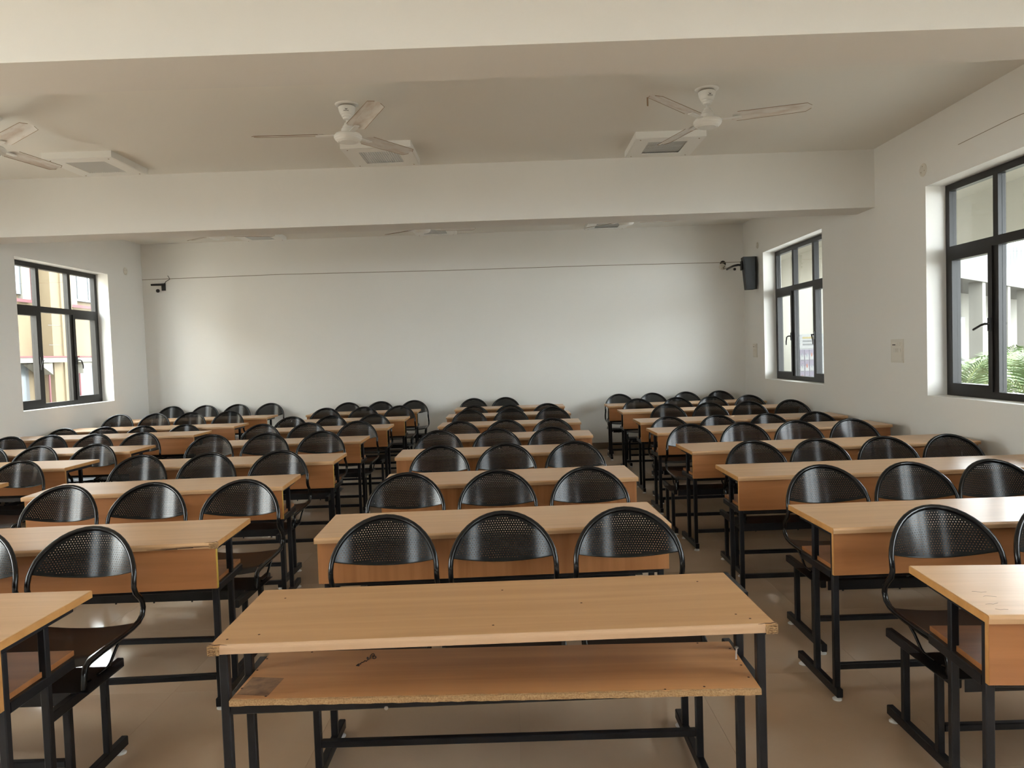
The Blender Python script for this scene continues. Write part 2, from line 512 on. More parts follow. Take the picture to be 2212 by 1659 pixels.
W3, W4 = 1.5439, 2.1523
proto = {'M': make_desk(W3, True), 'L': make_desk(W3, False), 'R': make_desk(W4, False)}
for ch in proto['L'].children:
    if ch.name.startswith('modesty_panel'):
        for e in ch.children:
            e.data = e.data.copy()
            e.data.materials[0] = M['edge_yellow']
            tag(e, 'yellow edge strip')
proto['Q'] = proto['R']
DESKS = {'M1': (-0.087, 1.993, 0.0211), 'M2': (-0.125, 3.182, 0.0406), 'M3': (-0.067, 4.392, 0.0289), 'M4': (-0.173, 5.644, 0.0189), 'M5': (-0.088, 6.694, -0.0124), 'M6': (-0.081, 7.976, -0.0189), 'M7': (-0.106, 9.166, 0.0118), 'M8': (-0.098, 10.38, 0.0),
         'L1': (-2.246, 2.035, 0.0), 'L2': (-2.081, 3.099, 0.0503), 'L3': (-2.222, 4.451, 0.06), 'L4': (-2.159, 5.533, 0.0216), 'L5': (-2.222, 6.82, 0.0166), 'L6': (-2.179, 8.024, 0.0145), 'L7': (-2.145, 9.085, 0.0135), 'L8': (-2.156, 10.30, 0.0223),
         'Q3': (-4.55, 4.55, 0.0), 'Q4': (-4.55, 5.664, -0.0026), 'Q5': (-4.55, 6.631, 0.0013), 'Q6': (-4.55, 7.967, -0.0064), 'Q7': (-4.453, 8.87, -0.0063), 'Q8': (-4.484, 10.122, 0.0053),
         'R1': (2.364, 1.941, -0.0721), 'R2': (2.354, 3.057, 0.0165), 'R3': (2.347, 4.316, 0.0034), 'R4': (2.339, 5.464, 0.03), 'R5': (2.324, 6.723, 0.0327), 'R6': (2.348, 7.701, 0.0011), 'R7': (2.355, 9.027, 0.0048), 'R8': (2.323, 10.114, -0.0003)}
CHAIRS = {'M1': (3.008, 0.0, [-0.565, -0.075, 0.437]), 'M2': (4.138, 0.0, [-0.641, -0.124, 0.393]), 'M3': (5.393, 0.0, [-0.577, -0.091, 0.415]), 'M4': (6.52, 0.0, [-0.698, -0.185, 0.302]), 'M5': (7.574, -0.018, [-0.589, -0.119, 0.361]), 'M6': (8.92, 0.0, [-0.574, -0.073, 0.429]), 'M7': (10.046, -0.035, [-0.581, -0.09, 0.419]), 'M8': (11.2, -0.008, [-0.649, -0.166]),
          'L1': (2.965, 0.0, [-2.262, -1.781]), 'L2': (4.084, 0.0, [-2.561, -2.068, -1.552]), 'L3': (5.41, -0.01, [-2.797, -2.289, -1.762]), 'L4': (6.613, 0.019, [-2.763, -2.261, -1.763]), 'L5': (7.803, 0.0, [-2.709, -2.22, -1.693]), 'L6': (8.904, -0.015, [-2.726, -2.242, -1.729]), 'L7': (10.078, 0.0, [-2.604, -2.083, -1.599]), 'L8': (11.2, 0.0, [-2.554, -2.059, -1.552]),
          'Q3': (5.47, -0.02, [-3.736]), 'Q4': (6.52, -0.021, [-4.715, -4.271, -3.76]), 'Q5': (7.512, 0.0, [-5.208, -4.787, -4.323, -3.845]), 'Q6': (8.715, -0.05, [-5.38, -4.896, -4.435, -3.935]), 'Q7': (9.78, 0.024, [-5.278, -4.796, -4.32, -3.819]), 'Q8': (11.19, 0.03, [-5.222, -4.712, -4.23, -3.728]),
          'R1': (2.858, 0.0, [1.646, 2.13]), 'R2': (3.937, -0.007, [1.639, 2.111, 2.556]), 'R3': (5.196, -0.016, [1.669, 2.12, 2.595, 3.052]), 'R4': (6.344, -0.01, [1.489, 1.947, 2.408, 2.882]), 'R5': (7.56, -0.041, [1.558, 2.054, 2.568, 3.062]), 'R6': (8.781, 0.007, [1.79, 2.288, 2.758, 3.26]), 'R7': (9.89, 0.0, [1.619, 2.146, 2.614, 3.107]), 'R8': (11.069, 0.0, [1.537, 2.034, 2.535, 3.038])}
COLN = {'M': 'centre column', 'L': 'inner left column', 'Q': 'far left column', 'R': 'right column'}
ORD = ['front', 'second', 'third', 'fourth', 'fifth', 'sixth', 'seventh', 'back']
ORDR = {1: 'front row', 2: 'second row', 3: 'third row', 4: 'fourth row', 5: 'fifth row', 6: 'sixth row', 7: 'seventh row', 8: 'back row'}


def desk_label(k):
    c, r = k[0], int(k[1])
    size = 'three-seat' if c in 'ML' else 'four-seat'
    ex = {'M1': 'bare-fronted beech desk with no front panel and its chipboard shelf exposed, centre front',
          'L2': 'beech three-seat desk with a splintered corner, second row of the inner left column',
          'R1': 'beech desk with pencil scribbles on its top, front row of the right column',
          'L1': 'beech desk with orange edge strip cut off by the left frame edge, front row'}
    return ex.get(k, 'beech-topped %s desk on black legs, %s of the %s' % (size, ORDR[r], COLN[c]))


desk_obj = {}
used = set()
for k, (dx, dy, dr) in DESKS.items():
    if k == 'M1':
        t = make_desk(W3, True, bare=True)
    else:
        p = proto[k[0]]
        if p in used:
            t = dup(p)
        else:
            t = p
            used.add(p)
            KIDS[p] = [(ch, list(ch.children)) for ch in p.children]
    t.location = (dx, dy + HD, 0)
    t.rotation_euler = (0, 0, dr)
    tag(t, desk_label(k), 'desk', 'desks of the ' + COLN[k[0]])
    desk_obj[k] = t

# extras of the bare front desk: loose shelf, holes, scribble, residue, broken corners
t = desk_obj['M1']
mbs = MB()
random.seed(3)
sh = thing
shelf = MB().box(-0.743, 0.724, 0.006, 0.338, 0.0, 0.0165).build('shelf', M['top_old'], t)
shelf.data.materials[0] = M['shelf_old']
shelf.location = (0, -HD + 0.02, 0.5585)
shelf.rotation_euler = (0, 0, -0.042)
tag(shelf, 'loose shelf with a raw chipboard front edge')
# ragged chipboard edge
N = 90
vt, ft = [], []
for i in range(N + 1):
    xx = -0.743 + 1.467 * i / N
    y_ = random.uniform(-0.0025, 0.002)
    zt_ = 0.0168 - random.choice([0, 0, 0.001, 0.003]) * random.random()
    vt += [(xx, 0.0062, 0.0), (xx, y_, 0.001), (xx, y_ + random.uniform(-0.001, 0.001), 0.009), (xx, y_ + 0.001, zt_ - 0.001), (xx, 0.0062 + random.uniform(0, 0.005), 0.0169)]
for i in range(N):
    for q in range(4):
        ft.append((i * 5 + q, i * 5 + q + 1, i * 5 + q + 6, i * 5 + q + 5))
MB().add(vt, ft).build('chipboard_edge', M['chip'], shelf)


def blot(pts, z, parent, name, m_, r=0.0035, n=8, sx=1.0):
    for (a, b) in pts:
        MB().lathe([(r, 0.0), (r, 0.0004)], n, (a, b, z)).build(name, m_, parent)


blot([(-0.738, 0.2853), (-0.7375, 0.2003), (-0.7365, 0.0773), (-0.6483, 0.0234), (-0.6079, 0.33), (0.6235, 0.33), (0.7126, 0.281), (0.7104, 0.198), (0.7132, 0.159), (0.7109, 0.0769), (0.574, 0.024), (0.4643, 0.0127)], 0.0165, shelf, 'screw_hole', M['crack'], 0.0035)
MB().prism([(-0.7376, 0.0385), (-0.6433, 0.0245), (-0.6347, 0.1397), (-0.733, 0.1517)], 0.0165, 0.0168, 'z').build('tape_residue', M['tape'], shelf)
# handwriting, upside down to the viewer, slanting up to the right
wr = []
path = [(0, 2), (4, 5), (9, 5), (12, 1), (8, -3), (4, 0), (8, 6), (14, 5), (17, 0), (19, 6), (23, 8), (25, 2), (28, 8), (32, 3), (34, 9), (38, 8), (40, 1), (43, 7), (48, 5), (50, 10), (53, 16), (48, 18), (46, 11), (52, 6), (58, 9), (60, 16), (65, 21), (72, 23), (79, 20), (77, 13), (69, 9), (66, 4), (72, -1), (80, 1), (81, 8), (74, 12), (66, 14)]
p0_, ax_, ay_ = Vector((-0.4404, 0.2218)), Vector((0.045, 0.055)), Vector((0.011, 0.017))
for (p_, q_) in path:
    v_ = p0_ + ax_ * (p_ / 74.0) + Vector((-0.35, 0.94)) * ((q_ - 6) * 0.0019)
    wr.append((v_.x, v_.y, 0.0167))
fine = []
for i in range(len(wr) - 1):
    for s_ in (0, 0.33, 0.66):
        fine.append(Vector(wr[i]).lerp(Vector(wr[i + 1]), s_))
fine.append(Vector(wr[-1]))
for _ in range(3):
    fine = [fine[0]] + [(fine[i - 1] + fine[i] * 2 + fine[i + 1]) / 4 for i in range(1, len(fine) - 1)] + [fine[-1]]
MB().tube(fine, 0.0015, 4).build('handwriting', M['ink'], shelf)
MB().tube([(0.709, 0.20, 0.012), (0.712, 0.203, 0.05)], 0.0027, 8).lathe([(0.006, 0), (0.006, 0.003)], 10, (0.712, 0.203, 0.05)).build('loose_screw', M['screw'], shelf)
# screw holes of the top
for (a, b) in ((-0.674, 0.145), (-0.658, -0.167), (-0.737, -0.194), (0.024, 0.142), (-0.003, -0.166), (0.659, 0.152), (0.687, -0.155), (0.715, -0.193), (0.263, -0.009)):
    MB().lathe([(0.0035, 0.0), (0.0035, 0.0004)], 8, (a, b, 0.75)).build('screw_hole', M['crack'], t)
MB().lathe([(0.006, 0), (0.005, 0.003)], 10, (0, 0, 0)).build('rail_screw', M['screw'], t)
rs = [c for c in t.children if c.name.startswith('rail_screw')][0]
rs.location = (-0.31, -HD + 0.061, 0.532)
rs.rotation_euler = (PI / 2, 0, 0)


def corner_chip(parent, x, y, z, sx, seed):
    """splintered corner: raw board with dark cracks"""
    random.seed(seed)
    v, f = [], []
    nx_, nz_ = 9, 5
    L_ = 0.03
    for i in range(nx_ + 1):
        for j in range(nz_ + 1):
            a = i / nx_
            b_ = j / nz_
            v.append((x - sx * L_ * (1 - a), y - 0.0015 + random.uniform(-0.002, 0.0012), z - 0.026 + 0.0245 * b_ + random.uniform(-0.0008, 0.0008)))
    for i in range(nx_):
        for j in range(nz_):
            k = i * (nz_ + 1) + j
            f.append((k, k + 1, k + nz_ + 2, k + nz_ + 1))
    mbc = MB().add(v, f)
    mbc.box(min(x - sx * 0.012, x + sx * 0.003), max(x - sx * 0.012, x + sx * 0.003), y - 0.001, y + 0.02, z - 0.026, z - 0.001)
    c = mbc.build('broken_corner', M['chip'], parent)
    mk = MB()
    for q in range(4):
        zz = z - 0.022 + q * 0.0055
        pts = [(x - sx * L_ * e, y - 0.003, zz + random.uniform(-0.002, 0.002)) for e in (0.0, 0.25, 0.5, 0.8)]
        mk.tube(pts, [0.0007, 0.0005, 0.0007, 0.0002], 4)
    pts = [(x + sx * 0.001, y + 0.012, z + 0.0002), (x - sx * 0.015, y + 0.006, z + 0.0003), (x - sx * 0.03, y + 0.008, z + 0.0003), (x - sx * 0.05, y + 0.003, z)]
    mk.tube(pts, [0.0016, 0.0012, 0.001, 0.0003], 4)
    mk.build('crack', M['crack'], c)


corner_chip(t, -W3 / 2, -HD, 0.75, -1, 11)
corner_chip(t, W3 / 2, -HD, 0.75, 1, 12)
for ch in desk_obj['L1'].children:
    if ch.name.startswith('modesty_panel'):
        for e in ch.children:
            e.data = e.data.copy()
            e.data.materials[0] = M['edge']
            del e['label']
t = desk_obj['L2']
corner_chip(t, W3 / 2, -HD, 0.75, 1, 13)
mk = MB()
for q in range(3):
    mk.tube([(W3 / 2 - 0.03 - 0.11 * q * 0.6, -HD - 0.0006, 0.735 - 0.003 * q), (W3 / 2 - 0.09 - 0.1 * q * 0.6, -HD - 0.0006, 0.7345 - 0.003 * q), (W3 / 2 - 0.17 - 0.1 * q * 0.6, -HD - 0.0004, 0.737 - 0.003 * q)], [0.0012, 0.0016, 0.0004], 4)
mk.build('crack', M['crack'], t)
# pencil scribbles on the right front desk
t = desk_obj['R1']
random.seed(21)
for q in range(7):
    a, b = -W4 / 2 + random.uniform(0.04, 0.22), -HD + random.uniform(0.03, 0.22)
    pts = [(a + 0.012 * e + random.uniform(-0.004, 0.004), b + random.uniform(-0.008, 0.008), 0.7502) for e in range(4)]
    MB().tube(pts, 0.00045, 4).build('pencil_mark', M['pencil'], t)

# ------------------------------------------------------------------ chairs
AX, BZ, ZCN = 0.216, 0.194, 0.648


def lean(h):
    return 0.25 * h + 1.67 * h * h if h > 0 else 0.0


def side_profile():
    """(y, z) from the back-rest root down, round the bend and along the seat to the front curl"""
    ctrl = [(0.0, 0.648), (-0.003, 0.622), (0.006, 0.597), (0.034, 0.570), (0.056, 0.545), (0.062, 0.518), (0.050, 0.490), (0.020, 0.473), (-0.03, 0.465), (-0.10, 0.462), (-0.25, 0.459), (-0.335, 0.455), (-0.358, 0.446), (-0.368, 0.42), (-0.376, 0.372)]
    return ctrl


def make_chair():
    t = thing('chair', (0, 0, 0))
    # tube frame
    path = []
    sp = side_profile()
    for (y, z) in sp[::-1]:
        path.append((-AX, y, z))
    K = 22
    for i in range(1, K):
        a = PI - PI * i / K
        h = BZ * math.sin(a)
        path.append((AX * math.cos(a), lean(h), ZCN + h))
    for (y, z) in sp:
        path.append((AX, y, z))
    MB().tube(path, 0.0108, 8).build('tube_frame', M['tube'], t)
    # perforated back-rest
    ax, bz = AX - 0.002, BZ - 0.002

    def surf(x, h):
        bow = 0.063 * max(0.0, 1 - (x / ax) ** 2)
        return (x, 0.25 * h + bow, ZCN + h)

    def bottom(x):
        return 0.036 - 0.034 * max(0.0, 1 - (x / 0.212) ** 2)

    def top(x):
        return bz * math.sqrt(max(0.0, 1 - (x / ax) ** 2))

    px, rr = 0.0105, 0.0105 / math.sqrt(3)
    py = 0.0105 * math.sqrt(3) / 2
    mb_ = MB()

    def clampp(x, h):
        x = max(-0.2105, min(0.2105, x))
        return x, max(bottom(x), min(top(x), h))
    j = 0
    hh = -py
    while hh < bz + py:
        off = (px / 2) if j % 2 else 0.0
        i = -22
        while i <= 22:
            cx = i * px + off
            hexo = [(cx + rr * math.sin(PI / 3 * k), hh + rr * math.cos(PI / 3 * k)) for k in range(6)]
            if any(abs(a) < 0.2105 and bottom(a) < b_ < top(a) for a, b_ in hexo) and abs(cx) < 0.217:
                hexc = [clampp(a, b_) for a, b_ in hexo]
                e = math.hypot(cx / (ax - 0.017), hh / (bz - 0.017))
                solid = e > 1 or hh < bottom(cx) + 0.013
                if solid:
                    mb_.add([surf(*q) for q in hexc], [tuple(range(6))], True)
                else:
                    rh = 0.0017
                    inn = [(cx + rh * math.sin(PI / 3 * k), hh + rh * math.cos(PI / 3 * k)) for k in range(6)]
                    vv = [surf(*q) for q in hexc] + [surf(*q) for q in inn]
                    mb_.add(vv, [(k, (k + 1) % 6, 6 + (k + 1) % 6, 6 + k) for k in range(6)], True)
            i += 1
        hh += py
        j += 1
    b = mb_.build('backrest', M['sheet'], t)
    bm = bmesh.new()
    bm.from_mesh(b.data)
    bmesh.ops.remove_doubles(bm, verts=bm.verts, dist=0.0004)
    bmesh.ops.recalc_face_normals(bm, faces=bm.faces)
    for f_ in bm.faces:
        f_.smooth = True
    bm.to_mesh(b.data)
    bm.free()
    MB().tube([surf(-0.208 + 0.416 * k / 16, bottom(-0.208 + 0.416 * k / 16)) for k in range(17)], 0.0026, 6).build('rolled_edge', M['tube'], b)
    # seat pan, dished
    vv, ff = [], []
    nx_, ny_ = 12, 10
    for i in range(nx_ + 1):
        for j in range(ny_ + 1):
            x = -0.206 + 0.412 * i / nx_
            y = 0.028 - 0.385 * j / ny_
            dish = 0.017 * (1 - (x / 0.206) ** 2)
            z = 0.468 - dish
            if j == ny_:
                z -= 0.018
            vv.append((x, y, z))
    for i in range(nx_):
        for j in range(ny_):
            k = i * (ny_ + 1) + j
            ff.append((k, k + 1, k + ny_ + 2, k + ny_ + 1))
    MB().add(vv, ff, True).build('seat', M['seat'], t)
    for s in (-1, 1):
        MB().tube([(s * (AX - 0.006), -0.10, 0.457), (s * (AX - 0.012), -0.135, 0.425), (s * (AX - 0.016), -0.17, 0.385), (s * (AX - 0.016), -0.19, 0.376), (s * (AX - 0.016), -0.26, 0.376)], 0.0055, 6).build('strut', M['tube'], t)
        MB().tube([(s * (AX - 0.02), -0.30, 0.376), (s * (AX - 0.02), -0.335, 0.38), (s * (AX - 0.018), -0.345, 0.42), (s * (AX - 0.014), -0.325, 0.45)], 0.0055, 6).build('strut', M['tube'], t)
    return t


chair0 = make_chair()
KIDS[chair0] = [(ch, list(ch.children)) for ch in chair0.children]


# ------------------------------------------------------------------ bench frames that carry the chairs
def make_bench(half):
    t = thing('bench_frame', (0, 0, 0))
    for s in (-1, 1):
        xc = s * half
        xa, xb = xc - 0.0125, xc + 0.0125
        for yp in (-0.1275, 0.1025):
            MB().bar(xa, xb, yp, yp + 0.025, 0.056, 0.332, 'z').build('leg', M['steel'], t)
        MB().bar(xa - 0.001, xb + 0.001, -0.225, 0.235, 0.332, 0.368, 'y').build('side_bar', M['steel'], t)
        f = MB().bar(xa - 0.001, xb + 0.001, -0.225, 0.235, 0.018, 0.056, 'y').build('foot_bar', M['steel'], t)
        for yg in (-0.20, 0.205):
            MB().lathe([(0.019, 0.0), (0.020, 0.004), (0.014, 0.009), (0.008, 0.0115), (0.008, 0.02)], 14, (xc, yg, 0)).build('foot_glide', M['glide'], f)
    i = half - 0.0135
    MB().bar(-i, i, -0.1275, -0.1025, 0.130, 0.155, 'x').build('stretcher', M['steel'], t)
    return t


def make_rails(t, half, off):
    """seat channel on top of the side bars; off = chair origin relative to the bench centre"""
    y0, y1 = off - 0.395, off - 0.175
    e = half + 0.055
    ch = MB().box(-e, e, y0, y1, 0.3682, 0.3712).box(-half + 0.016, half - 0.016, y0, y0 + 0.003, 0.325, 0.3682).box(-half + 0.016, half - 0.016, y1 - 0.003, y1, 0.325, 0.3682).build('seat_channel', M['steel'], t)
    nb = 7
    for k in range(nb):
        x = -half + 0.1 + (2 * half - 0.2) * k / (nb - 1)
        MB().tube([(x, y0 + 0.03, 0.3682), (x, y0 + 0.03, 0.310)], 0.004, 6).build('bolt', M['steel'], ch)


BOFF = {'M': 0.285, 'L': 0.32, 'Q': 0.30, 'R': 0.155}
bproto = {}
for c in 'MLQR':
    half = 0.68 if c in 'ML' else 0.925
    p = make_bench(half)
    make_rails(p, half, BOFF[c])
    KIDS[p] = [(ch, list(ch.children)) for ch in p.children]
    bproto[c] = [p, half, False]
POS3 = ['left end', 'middle', 'right end']
POS4 = ['left end', 'second from left', 'second from right', 'right end']
first = True
for k, (cy, dz, xs) in CHAIRS.items():
    c, r = k[0], int(k[1])
    n4 = 3 if c in 'ML' else 4
    full = len(xs) == n4
    sp = 0.49
    if full:
        xc = sum(xs) / len(xs)
    elif k in ('M8', 'R1', 'R2'):
        xc = xs[0] + sp * (n4 - 1) / 2
    else:
        xc = xs[-1] - sp * (n4 - 1) / 2
    p, half, flag = bproto[c]
    if not flag:
        b = p
        bproto[c][2] = True
    else:
        b = dup(p)
    b.location = (xc, cy - BOFF[c], 0)
    what = 'the bare-fronted desk' if k == 'M1' else 'the %s desk' % ORD[r - 1]
    tag(b, 'black steel bench frame carrying the chairs behind %s of the %s' % (what, COLN[c]), 'bench frame', 'bench frames of the ' + COLN[c])
    if abs(dz) > 0.012:
        b.scale = (1, 1, 1 + dz / 0.3712)
    sc = b.scale[2]
    for i, x in enumerate(xs):
        if first:
            o = chair0
            first = False
        else:
            o = dup(chair0)
        o.location = (x, cy, 0.3712 * (sc - 1))
        o.rotation_euler = (0, 0, random.uniform(-0.012, 0.012))
        if k == 'M8':
            pos = ['left one of the two', 'right one of the two'][i]
        elif full:
            pos = (POS3 if n4 == 3 else POS4)[i]
        elif k in ('R1', 'R2'):
            pos = POS4[i]
        else:
            pos = (POS3 if n4 == 3 else POS4)[n4 - len(xs) + i]
        tag(o, 'black perforated steel chair, %s behind %s desk, %s' % (pos, ORD[r - 1], COLN[c]), 'chair', 'chairs of the ' + COLN[c])


# ------------------------------------------------------------------ ceiling fans
def make_fan():
    t = thing('ceiling_fan', (0, 0, 0))
    zc = ZC
    MB().lathe([(0.085, zc - 0.0005), (0.083, zc - 0.006), (0.05, zc - 0.008), (0.02, zc - 0.008)], 24).build('ceiling_plate', M['white'], t)
    cn = MB().lathe([(0.058, zc - 0.018), (0.062, zc - 0.024), (0.057, zc - 0.05), (0.047, zc - 0.075), (0.041, zc - 0.078), (0.038, zc - 0.092), (0.033, zc - 0.095), (0.030, zc - 0.108), (0.018, zc - 0.112)], 36, smooth=False).build('canopy', M['white'], t)
    MB().lathe([(0.030, zc - 0.008), (0.060, zc - 0.018)], 20).build('canopy_gap', M['dirt'], cn)
    # small maker's mark facing the front of the room
    mk = MB()
    for a0 in (0, PI):
        for k in range(5):
            a = a0 + 0.4 + k * 0.5
            a2 = a + 0.5
            mk.add([(0.010 * math.cos(a), 0, 0.010 * math.sin(a)), (0.010 * math.cos(a2), 0, 0.010 * math.sin(a2)), (0.005 * math.cos(a2), 0, 0.005 * math.sin(a2)), (0.005 * math.cos(a), 0, 0.005 * math.sin(a))], [(0, 1, 2, 3)])
    for k in range(5):
        mk.box(-0.018 + k * 0.0075, -0.013 + k * 0.0075, -0.0004, 0.0004, -0.020, -0.0155)
    e = mk.build('emblem', M['logo'], cn)
    e.location = (0, -0.0585, zc - 0.045)
    e.rotation_euler = (-0.2, 0, 0)
    MB().lathe([(0.011, zc - 0.10), (0.011, zc - 0.19)], 12).build('down_rod', M['white'], t)
    MB().lathe([(0.022, zc - 0.135), (0.026, zc - 0.150), (0.034, zc - 0.156), (0.038, zc - 0.172), (0.046, zc - 0.177), (0.048, zc - 0.21)], 32, smooth=False).build('lower_cup', M['white'], t)
    MB().lathe([(0.05, zc - 0.205), (0.088, zc - 0.213), (0.099, zc - 0.226), (0.100, zc - 0.240), (0.095, zc - 0.246), (0.094, zc - 0.252), (0.084, zc - 0.262), (0.070, zc - 0.270), (0.064, zc - 0.267), (0.060, zc - 0.271), (0.01, zc - 0.274)], 40, smooth=False).build('motor_housing', M['white'], t)
    for k in range(3):
        a = 2 * PI * k / 3
        q = thing('blade', (0, 0, 0))
        bpy.data.objects.remove(q)
        mbb = MB()
        n_, m_ = 16, 8
        vv, ff = [], []
        for i in range(n_ + 1):
            f_ = i / n_
            xx = 0.17 + 0.53 * f_
            half = 0.066 - 0.008 * f_
            if f_ > 0.93:
                half *= math.sqrt(max(0.02, 1 - ((f_ - 0.93) / 0.075) ** 2))
            if f_ < 0.06:
                half *= 0.72 + 0.28 * f_ / 0.06
            for j in range(m_ + 1):
                s_ = -1 + 2 * j / m_
                y = s_ * half
                cam_ = 0.007 * (1 - s_ * s_)
                ridge = 0.004 if j in (2, 4) and 0.12 < f_ < 0.9 else 0.0
                vv.append((xx, y * math.cos(0.2), zc - 0.213 - y * math.sin(0.2) + cam_ - ridge + 0.012 * f_))
        for i in range(n_):
            for j in range(m_):
                p_ = i * (m_ + 1) + j
                ff.append((p_, p_ + 1, p_ + m_ + 2, p_ + m_ + 1))
        mbb.add(vv, ff, True)
        bl = mbb.build('blade', M['blade'], t)
        bl.rotation_euler = (0, 0, a)
        MB().box(0.09, 0.235, -0.018, 0.018, zc - 0.222, zc - 0.217).build('blade_bracket', M['white'], bl)
        edge = MB()
        edge.tube([vv[i * (m_ + 1)] for i in range(1, n_ + 1)], 0.0018, 4)
        edge.tube([vv[i * (m_ + 1) + m_] for i in range(1, n_ + 1)], 0.0018, 4)
        edge.build('dusty_edge', M['dirt'], bl)
    return t


fan0 = make_fan()
KIDS[fan0] = [(ch, list(ch.children)) for ch in fan0.children]
FANS = [(-1.156, 5.471, math.radians(-62), 'white three-blade ceiling fan above the inner left desks, between the two ceiling beams'),
        (1.434, 5.417, math.radians(-14), 'white ceiling fan with a drooping blade tip, above the right desks between the beams'),
        (-3.76, 5.47, math.radians(-36), 'white ceiling fan cut by the left frame edge, between the ceiling beams'),
        (-3.72, 9.50, math.radians(-100), 'white ceiling fan behind the far beam, near the left end of the back wall'),
        (-1.12, 9.56, math.radians(20), 'white ceiling fan half hidden behind the far beam, at the middle of the back wall'),
        (1.46, 9.50, math.radians(10), 'white ceiling fan behind the far beam, showing one blade near the right corner')]
for i, (x, y, a, lab) in enumerate(FANS):
    f = fan0 if i == 0 else dup(fan0)
    f.location = (x, y, 0)
    f.rotation_euler = (0, 0, a)
    tag(f, lab, 'fan', 'ceiling fans')
    if i == 0:
        pass
drip = MB().box(0.676, 0.688, -0.052, -0.048, ZC - 0.25, ZC - 0.195).build('bent_tip', M['dirt'], [c for c in C.objects if c.name.startswith('ceiling_fan') and c.rotation_euler[2] > -0.3 and c.rotation_euler[2] < -0.2][0])
drip.rotation_euler = (0, 0, 4 * PI / 3)
# keep the makers' marks facing the front of the room
for f in [o for o in C.objects if o.name.startswith('ceiling_fan')]:
    for ch in f.children:
        if ch.name.startswith('canopy') and not ch.name.startswith('canopy_gap'):
            ch.rotation_euler = (0, 0, -f.rotation_euler[2] + 0.12)


# ------------------------------------------------------------------ ceiling light boxes
def make_light():
    t = thing('ceiling_light', (0, 0, 0))
    z0, z1 = ZC - 0.056, ZC - 0.0005
    a, b = 0.30, 0.315
    ix, iy = 0.17, 0.19
    hs = MB()
    hs.box(-a, a, -b, -b + 0.012, z0, z1).box(-a, a, b - 0.012, b, z0, z1).box(-a, -a + 0.012, -b + 0.012, b - 0.012, z0, z1).box(a - 0.012, a, -b + 0.012, b - 0.012, z0, z1)
    hs.build('housing', M['white'], t)
    z2 = z0 + 0.004
    fr_ = MB().box(-a + 0.0125, a - 0.0125, -b + 0.0125, -iy, z0 - 0.002, z2).box(-a + 0.0125, a - 0.0125, iy, b - 0.0125, z0 - 0.002, z2).box(-a + 0.0125, -ix, -iy, iy, z0 - 0.002, z2).box(ix, a - 0.0125, -iy, iy, z0 - 0.002, z2)
    fp = fr_.build('face_plate', M['white'], t)
    for sx in (-1, 1):
        for sy in (-1, 1):
            MB().lathe([(0.006, z0 - 0.004), (0.006, z0 - 0.002)], 8, (sx * 0.25, sy * 0.265, 0)).build('screw', M['dirt'], fp)
    MB().box(-a + 0.0125, a - 0.0125, -b + 0.0125, b - 0.0125, z0 + 0.011, z0 + 0.014).build('reflector', M['louvre'], t)
    sl = None
    for k in range(17):
        x = -ix + 0.01 + (2 * ix - 0.02) * k / 16
        mbk = MB().add([(x - 0.005, -iy, z0), (x - 0.005, iy, z0), (x + 0.002, iy, z0 + 0.007), (x + 0.002, -iy, z0 + 0.007), (x - 0.004, -iy, z0), (x - 0.004, iy, z0), (x + 0.003, iy, z0 + 0.007), (x + 0.003, -iy, z0 + 0.007)],
                       [(0, 1, 2, 3), (4, 7, 6, 5), (0, 4, 5, 1), (3, 2, 6, 7)])
        if sl is None:
            sl = mbk.build('slat', M['louvre'], t)
        else:
            mbk.build('slat', M['louvre'], t)
    for y in (-0.06, 0.06):
        MB().box(-ix, ix, y - 0.002, y + 0.002, z0 + 0.007, z0 + 0.010).build('cross_bar', M['louvre'], t)
    return t


lt0 = make_light()
KIDS[lt0] = [(ch, list(ch.children)) for ch in lt0.children]
LTS = [(-3.675, 6.72, 'square louvred ceiling light box near the left frame edge, before the far beam'),
       (-1.125, 6.72, 'square louvred ceiling light box partly behind the middle ceiling fan'),
       (1.385, 6.72, 'square ceiling light box with brightly striped louvre, below the right ceiling fan'),
       (-3.62, 10.80, 'ceiling light box seen edge-on past the far beam, above the left of back wall'),
       (-1.10, 10.82, 'ceiling light box seen edge-on past the far beam, behind the middle hidden fan'),
       (1.39, 10.80, 'ceiling light box seen edge-on past the far beam, above the right of back wall')]
for i, (x, y, lab) in enumerate(LTS):
    o = lt0 if i == 0 else dup(lt0)
    o.location = (x, y, 0)
    tag(o, lab, 'light', 'ceiling light boxes')

